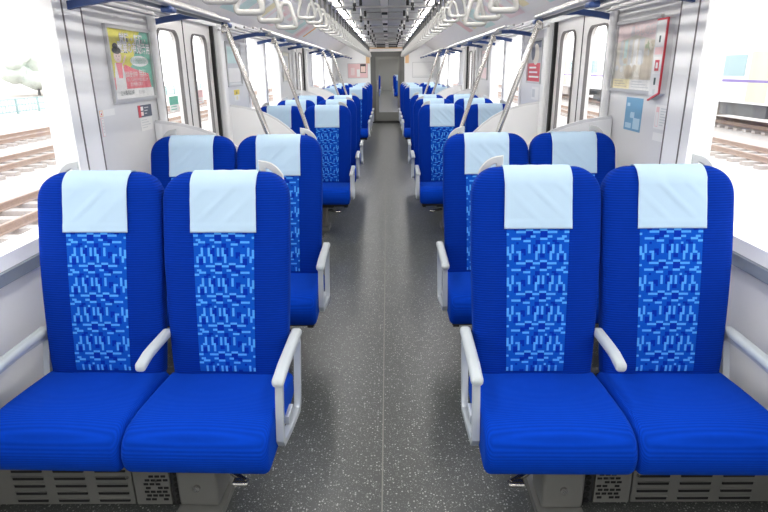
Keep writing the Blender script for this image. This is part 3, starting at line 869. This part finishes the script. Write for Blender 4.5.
# right: emergency box with red edge
t = thing('emergency_box', 'white wall box with red edge beside the right poster', 'box', (WX, 2.92, 1.30))
b = MB(); b.prism([(-.055, .035), (.055, 0), (.055, .375), (-.055, .375)], 0, 0, -.035, 'wall'); b.build('body', t)
b = MB(); b.sweep([(-.034, .052, .374), (-.034, -.056, .374), (-.034, -.056, .037), (-.034, .055, .0)], [(-.004, -.004), (.004, -.004), (.004, .004), (-.004, .004)], 'red', up=(1, 0, 0)); b.build('red_edge', t)
for nm, y0, y1, z0, z1, m, n_ in (('device_label', -.04, .04, .255, .365, 'paper', .0365), ('warning_mark', -.008, .008, .27, .30, 'poster_ink', .0372), ('stripe_label', -.04, .04, .215, .248, 'poster_rose', .0365),
    ('instruction_label', -.04, .04, .125, .205, 'paper', .0365), ('warning_mark', -.025, .02, .14, .19, 'poster_red', .0372), ('call_button', -.005, .012, .075, .108, 'poster_ink', .0365), ('key_hole', -.01, .012, .03, .055, 'poster_mist', .0365)):
    b = MB(); b.box((-.035, y0, z0), (-n_, y1, z1), m)
    if m == 'poster_red': b.box((-n_, -.013, .152), (-n_-.0006, .008, .178), 'paper')
    b.build(nm, t)
# right: blue notice and white notices
S, w, h = on_wall(1, 3.10, 3.318, 1.125, 1.300, 'notice_poster', 'small blue notice below the right poster', 'poster')
b = MB(); S.rect(b, 0, w, 0, h, -.003, 'poster_blue', .004)
for k in range(9):
    a0 = .02+.15*random.random()*.9; b0 = .02+.13*random.random(); S.rect(b, a0, min(w-.01, a0+.03+.04*random.random()), b0, min(h-.01, b0+.012+.02*random.random()), .0017+.00005*k, random.choice(('poster_paleblue', 'poster_blue', 'poster_paleblue')))
S.rect(b, .02, .10, .012, .04, .0023, 'poster_paleblue'); S.rect(b, .12, w-.015, .012, .07, .0023, 'poster_paleblue')
b.build('sheet', S.root)
S, w, h = on_wall(1, 2.775, 2.948, 1.165, 1.280, 'notice_poster', 'white notice with grey lines beneath the red-edged box', 'poster')
b = MB(); S.rect(b, 0, w, 0, h, -.003, 'paper', .004); S.rect(b, .012, .045, .01, h-.01, .0017, 'poster_rose'); S.rect(b, .015, .042, .013, h-.035, .0019, 'paper')
for k in range(7): S.rect(b, .06, .10+.05*((k*5) % 4)/3, .018+.013*k, .023+.013*k, .0017, 'poster_mist')
b.build('sheet', S.root)
S, w, h = on_wall(1, 2.80, 2.935, 1.108, 1.146, 'notice_sticker', 'small white plate under the white notice beside the right window', 'sticker')
b = MB(); S.rect(b, 0, w, 0, h, -.003, 'paper', .007); b.build('plate', S.root)

# beyond the near doors
S, w, h = on_wall(-1, 5.40, 5.60, 1.19, 1.29, 'notice_sticker', 'yellow warning sticker above the partition beyond the near left door', 'sticker')
b = MB(); S.rect(b, 0, w, 0, h, -.003, 'paper', .004); S.rect(b, 0, w, .055, h, .0017, 'sticker_yellow'); S.ell(b, w/2, .028, .03, .02, .0019, 'poster_paleyellow', 12); S.poly(b, [(w/2-.02, .064), (w/2+.02, .064), (w/2, .092)], .0021, 'poster_ink')
b.build('sheet', S.root)
S, w, h = on_wall(-1, 5.20, 5.72, 1.32, 1.70, 'framed_poster', 'framed pale grey poster beyond the near left door', 'poster')
frame_parts(S, w, h)
b = MB(); S.rect(b, .018, w-.018, .018, h-.018, .004, 'poster_mist'); S.rect(b, .05, w-.08, .20, h-.04, .0046, 'poster_paleteal'); S.rect(b, .05, w-.05, .04, .16, .0046, 'paper'); b.build('printed_sheet', S.root)
S, w, h = on_wall(1, 5.20, 5.72, 1.32, 1.70, 'framed_poster', 'framed dark grey and red poster beyond the near right door', 'poster')
frame_parts(S, w, h)
b = MB(); S.rect(b, .018, w-.018, .018, h-.018, .004, 'poster_grey'); S.rect(b, .018, w-.018, .018, .175, .0046, 'poster_red')
S.rect(b, .018, w-.018, h-.075, h-.018, .0046, 'poster_navy'); S.ell(b, w*.55, .25, .11, .09, .0050, 'poster_beige'); S.ell(b, w*.35, .27, .07, .07, .0052, 'poster_navy')
for k in range(3): S.rect(b, .06, w-.10-.05*k, .05+.04*k, .065+.04*k, .0050, 'paper')
b.build('printed_sheet', S.root)
S, w, h = on_wall(1, 5.28, 5.52, 1.18, 1.29, 'notice_sticker', 'small grey and white notice beyond the near right door, below the red poster', 'sticker')
b = MB(); S.rect(b, 0, w, 0, h, -.003, 'paper', .004); S.rect(b, .02, .12, .02, h-.02, .0017, 'poster_mist'); b.build('sheet', S.root)
# between the windows and second doors
for s in (-1, 1):
    S, w, h = on_wall(s, 8.0, 8.55, 1.30, 1.70, 'framed_poster', 'framed pale poster before the second %s door' % SIDE[s], 'poster')
    frame_parts(S, w, h)
    b = MB(); S.rect(b, .018, w-.018, .018, h-.018, .004, 'poster_palepink' if s > 0 else 'poster_beige'); S.rect(b, .06, w-.06, .16, h-.06, .0046, 'poster_mist'); b.build('printed_sheet', S.root)
# door glass stickers
for s, y, z, ww, hh, m, lab in ((-1, 3.90, 1.20, .17, .10, 'poster_green', 'green and white sticker on the near left door glass, nearer leaf'),
                                (-1, 4.49, 1.22, .14, .10, 'poster_rose', 'red and white sticker on the near left door glass, farther leaf')):
    t = thing('door_sticker', lab, 'sticker', (s*(WX+.0445), y, z))
    b = MB(); b.box((0, 0, 0), (-s*-.0004 if False else s*-.0006, ww, hh), 'paper'); b.box((-s*.0006, .0, hh*.45), (-s*.0010, ww, hh), m)
    for k in range(2): b.box((-s*.0006, .02, .012+.018*k), (-s*.0010, ww-.04, .018+.018*k), m)
    b.build('sheet', t)

# bulkhead posters
def bulk_poster(x0, x1, z0, z1, label, base, draw):
    t = thing('bulkhead_poster', label, 'poster', (x0, Y1, z0)); b = MB(); w, h = x1-x0, z1-z0
    b.box((0, -.012, 0), (w, .003, h), 'silver')
    def q(a0, a1, b0, b1, m, n=.0130): b.add([(a0*w, -n, b0*h), (a1*w, -n, b0*h), (a1*w, -n, b1*h), (a0*w, -n, b1*h)], [(0, 1, 2, 3)], m)
    q(.02, .98, .03, .97, base, .0125)
    for d_ in draw: q(*d_)
    b.build('sheet', t)
bulk_poster(-1.06, -.50, 1.21, 1.60, 'pink poster on the far bulkhead left of the door', 'poster_rose', [(.62, .9, .35, .95, 'poster_hair', .013), (.65, .88, .4, .8, 'poster_skin', .0134), (.15, .35, .2, .7, 'poster_palepink', .0132), (.45, .6, .1, .6, 'paper', .0133)])
bulk_poster(.72, 1.28, 1.21, 1.62, 'blank white panel on the far bulkhead right of the door', 'paper', [(.05, .95, .08, .11, 'poster_mist', .013)])

# paper advertisements on the sloping cove above the racks
ca, cb = Vector((1.37, 1.874)), Vector((.95, 2.14)); cd = (cb-ca).normalized(); cl = (cb-ca).length
def cove_ad(s, y, width, u0, u1, base, art, label):
    t = thing('cove_poster', label, 'advertisement', (0, y, 0), 'paper advertisements above the racks')
    nrm = Vector((-cd.y, cd.x)); nrm = nrm if nrm.x < 0 else -nrm
    def P(a, u, n):
        q = ca+cd*(u*cl)+nrm*n; return (s*q.x, a*width, q.y)
    b = MB()
    def q(a0, a1, v0, v1, m, n): b.add([P(a0, u0+(u1-u0)*v0, n), P(a1, u0+(u1-u0)*v0, n), P(a1, u0+(u1-u0)*v1, n), P(a0, u0+(u1-u0)*v1, n)], [(0, 1, 2, 3)], m)
    q(0, 1, 0, 1, base, .003)
    for k, (a0, a1, v0, v1, m) in enumerate(art): q(a0, a1, v0, v1, m, .0036+.0004*k)
    b.build('sheet', t)
AD = [('poster_palepink', [(.08, .5, .2, .8, 'paper'), (.6, .9, .3, .7, 'poster_rose')], 'pale pink'), ('paper', [(.1, .9, .15, .35, 'poster_mist'), (.2, .6, .5, .85, 'poster_palepink')], 'white and pink'),
      ('poster_paleteal', [(.1, .55, .2, .8, 'paper')], 'pale teal'), ('paper', [(.55, .92, .2, .85, 'poster_paleyellow'), (.08, .4, .5, .8, 'poster_mist')], 'white and yellow')]
for s in (-1, 1):
    for k in range(7):
        y = 3.35+.74*k
        base, art, nm = AD[(k+(1 if s > 0 else 0)) % 4]
        cove_ad(s, y, .66, .22, .86, base, art, '%s paper advertisement above the %s rack, %s from the front' % (nm, SIDE[s], ordn(k)))
cove_ad(-1, 8.65, .5, .1, .8, 'poster_palepink', [(.1, .6, .15, .75, 'poster_rose')], 'rose pink paper advertisement above the second left door')
cove_ad(-1, 9.35, .6, .25, .98, 'paper', [(0, .22, 0, 1, 'poster_orange')], 'white paper advertisement with orange edge above the second left door')
cove_ad(1, 8.6, .7, .30, .98, 'paper', [(0, .55, 0, 1, 'poster_rose')], 'rose and white paper advertisement above the second right door')

# ------------------------------------------------------------------ next car seen through the far door
nc = MB()
nc.box((-1.45, 16.57, -.08), (1.45, 42, 0), 'floor'); struct(nc.build('floor_next_car'))
nc = MB(); nc.box((-1.45, 16.62, 2.2), (1.45, 42, 2.26), 'ceil'); struct(nc.build('ceiling_next_car'))
for s in (-1, 1):
    nc = MB(); nc.box((s*.52, 16.57, 0), (s*.56, 17.6, 2.2), 'bulkl'); nc.box((s*.52, 17.6, 0), (s*1.46, 17.66, 2.2), 'white')
    nc.box((s*1.38, 17.66, 0), (s*1.46, 42, .8), 'wall'); nc.box((s*1.38, 17.66, 1.8), (s*1.46, 42, 2.2), 'wall')
    for y in (17.66, 20.4, 23.2, 26.5, 29.4, 32.5, 35.5, 38.5, 41.3): nc.box((s*1.38, y, .8), (s*1.46, y+.6, 1.8), 'wall')
    struct(nc.build('wall_%s_next_car' % SIDE[s]))
nc = MB(); nc.box((-1.45, 42, 0), (1.45, 42.05, 2.2), 'bulkl'); struct(nc.build('wall_far_next_car'))
for s in (-1, 1):
    for k, y in enumerate((27.0, 31.0)):
        dup(protos[s], (s*SEATX, y, 0), '%s blue seat in the next car behind the far door glass, %s of the aisle' % (['nearer', 'farther'][k], SIDE[s]), 'blue seats in the next car')
    t = thing('ceiling_lamp', 'long strip lamp on the %s of the next car ceiling' % SIDE[s], 'lamp', (s*.57, 17.9, 2.2))
    b = MB(); b.rbox((-.05, 0, -.03), (.05, 23, -.001), .012, 'lampdim', n=3); b.build('diffuser', t, 60)

# ------------------------------------------------------------------ outside
GZ = -1.12
g = MB(); g.box((-90, -40, GZ-.2), (90, 140, GZ), 'ballast'); struct(g.build('ground'))
def track(xc, lab, y0=-15, y1=95):
    t = thing('railway_track', lab, 'track', (xc, y0, GZ), 'tracks outside')
    L = y1-y0
    for q in (-.5335, .5335):
        b = MB()
        sec = [(-.065, .10), (.065, .10), (.065, .115), (.012, .125), (.012, .20), (.034, .21), (.034, .245), (-.034, .245), (-.034, .21), (-.012, .20), (-.012, .125), (-.065, .115)]
        b.sweep([(q, 0, 0), (q, L, 0)], sec, 'rail'); b.build('rail', t)
    b = MB()
    for k in range(int(L/.62)): b.box((-1.0, k*.62, 0), (1.0, k*.62+.24, .10), 'sleeper')
    tag(b.build('sleepers', t), kind='stuff')
track(-6.75, 'nearest rusty railway track outside the left window'); track(-10.7, 'middle railway track outside the left window'); track(-14.6, 'farthest railway track outside the left window')
track(10.6, 'rusty railway track outside the right window, before the white train')
# fence and trees, left
t = thing('trackside_fence', 'pale teal fence beyond the tracks on the left', 'fence', (-24, -10, GZ))
b = MB()
for k in range(45): b.box((-.05, k*2.4, 0), (.05, k*2.4+.12, .98), 'teal')
b.build('posts', t)
b = MB()
for z in (.12, .52, .9): b.box((-.02, 0, z), (.02, 106, z+.07), 'teal')
for k in range(300): b.box((-.012, k*.355, .1), (.012, k*.355+.05, .95), 'teal')
b.build('railings', t)
def tree(x, y, r, h, lab, seed):
    rnd = random.Random(seed)
    t = thing('tree', lab, 'tree', (x, y, GZ), 'trees beyond the fence')
    b = MB(); b.tube([(0, 0, 0), (.1, 0, h*.5), (0, .1, h*.8)], .18, 'under', 8); b.build('trunk', t, 60)
    b = MB()
    for k in range(26):
        a = rnd.uniform(0, 2*PI); rr = r*math.sqrt(rnd.random())*.8; z = h*(.35+.6*rnd.random()); s_ = r*(.28+.2*rnd.random())
        cx, cy = rr*math.cos(a), rr*math.sin(a)
        vs = []; n = 8
        for i in range(n+1):
            p = PI*i/n
            for j in range(10):
                q = 2*PI*j/10; f = s_*(1+.18*rnd.uniform(-1, 1)); vs.append((cx+f*math.sin(p)*math.cos(q), cy+f*math.sin(p)*math.sin(q), z+f*.8*math.cos(p)))
        fs = [(i*10+j, i*10+(j+1) % 10, (i+1)*10+(j+1) % 10, (i+1)*10+j) for i in range(n) for j in range(10)]
        b.add(vs, fs, 'leaf')
    b.build('crown', t, 70)
for k in range(7): tree(-40-3*(k % 2), 24+11*k, 3.6+.5*(k % 3), 4.6+.7*(k % 2), 'pale green tree beyond the left fence, %s from the near end' % ordn(k), k)
# white train on the right
for c, (y0, nm) in enumerate(((16.6, 'nearer'), (37.2, 'farther'))):
    t = thing('train_car', 'white train car with purple stripe outside the right windows, %s car' % nm, 'train', (14, y0, GZ), 'white train outside')
    L = 20
    b = MB(); pr = [(0, 1.12), (0, 3.3), (.15, 3.75), (.6, 4.05), (2.2, 4.05), (2.65, 3.75), (2.8, 3.3), (2.8, 1.12)]
    b.prism(pr, 1, 0, L, 'steelwhite'); b.build('body', t)
    b = MB(); b.box((-.022, .05, 1.92), (-.001, L-.05, 2.02), 'purple'); b.build('stripe', t)
    for k in range(4):
        b = MB(); b.box((-.02, 2.9+k*4.0, 2.15), (-.001, 5.0+k*4.0, 2.95), flat('train_window', (.30, .42, .45))); b.build('window', t)
    for k in range(3):
        b = MB(); b.box((-.015, 5.35+k*4.0, 1.2), (-.001, 6.6+k*4.0, 3.05), flat('train_door', (.70, .66, .42))); b.build('door', t)
    b = MB(); b.box((.15, 5.4, .62), (2.6, 8.5, 1.11), 'under'); b.box((.1, 9.2, .50), (2.65, 10.9, 1.11), 'sleeper'); b.box((.15, 11.3, .60), (2.6, 14.3, 1.11), 'under'); b.box((.3, .3, .95), (2.5, L-.3, 1.11), 'under'); b.build('underfloor_box', t)
    for yy in (2.9, 17.1):
        b = MB(); b.box((.45, yy-1.5, .40), (.65, yy+1.5, .72), 'under')
        for q in (-1.05, 1.05): b.disc_cyl((.66, yy+q, .665), .42, 0, .13, 'under', 24)
        b.build('bogie', t)
track(15.4, 'railway track under the white train on the right')

# ------------------------------------------------------------------ light
w = bpy.data.worlds.new('overcast'); SC.world = w; w.use_nodes = True
bg = w.node_tree.nodes['Background']
tc = w.node_tree.nodes.new('ShaderNodeTexCoord'); sx = w.node_tree.nodes.new('ShaderNodeSeparateXYZ'); rp = w.node_tree.nodes.new('ShaderNodeValToRGB')
w.node_tree.links.new(tc.outputs['Generated'], sx.inputs[0]); w.node_tree.links.new(sx.outputs['Z'], rp.inputs[0]); w.node_tree.links.new(rp.outputs[0], bg.inputs['Color'])
rp.color_ramp.elements[0].color = (1, 1, 1, 1); rp.color_ramp.elements[1].color = (.88, .95, 1, 1)
bg.inputs['Strength'].default_value = 2.4

# ------------------------------------------------------------------ camera
cam = bpy.data.cameras.new('camera'); co = bpy.data.objects.new('camera', cam); COL.objects.link(co)
cam.sensor_width = 36; cam.lens = 36*571/768; cam.clip_start = .05; cam.clip_end = 500
p, yw, rl = math.radians(18.2), math.radians(.5), math.radians(.6)
fw = Vector((-math.sin(yw)*math.cos(p), math.cos(yw)*math.cos(p), -math.sin(p)))
r = Vector((math.cos(yw), math.sin(yw), 0)); u = r.cross(fw)
r2 = r*math.cos(rl)-u*math.sin(rl); u2 = r*math.sin(rl)+u*math.cos(rl)
M = Matrix((r2, u2, -fw)).transposed().to_4x4(); M.translation = (.03, 0, 1.465)
co.matrix_world = M
SC.camera = co
SC.view_settings.view_transform = 'Standard'; SC.view_settings.look = 'None'
SC.view_settings.exposure = .4; SC.view_settings.gamma = 1; SC.view_settings.use_curve_mapping = False
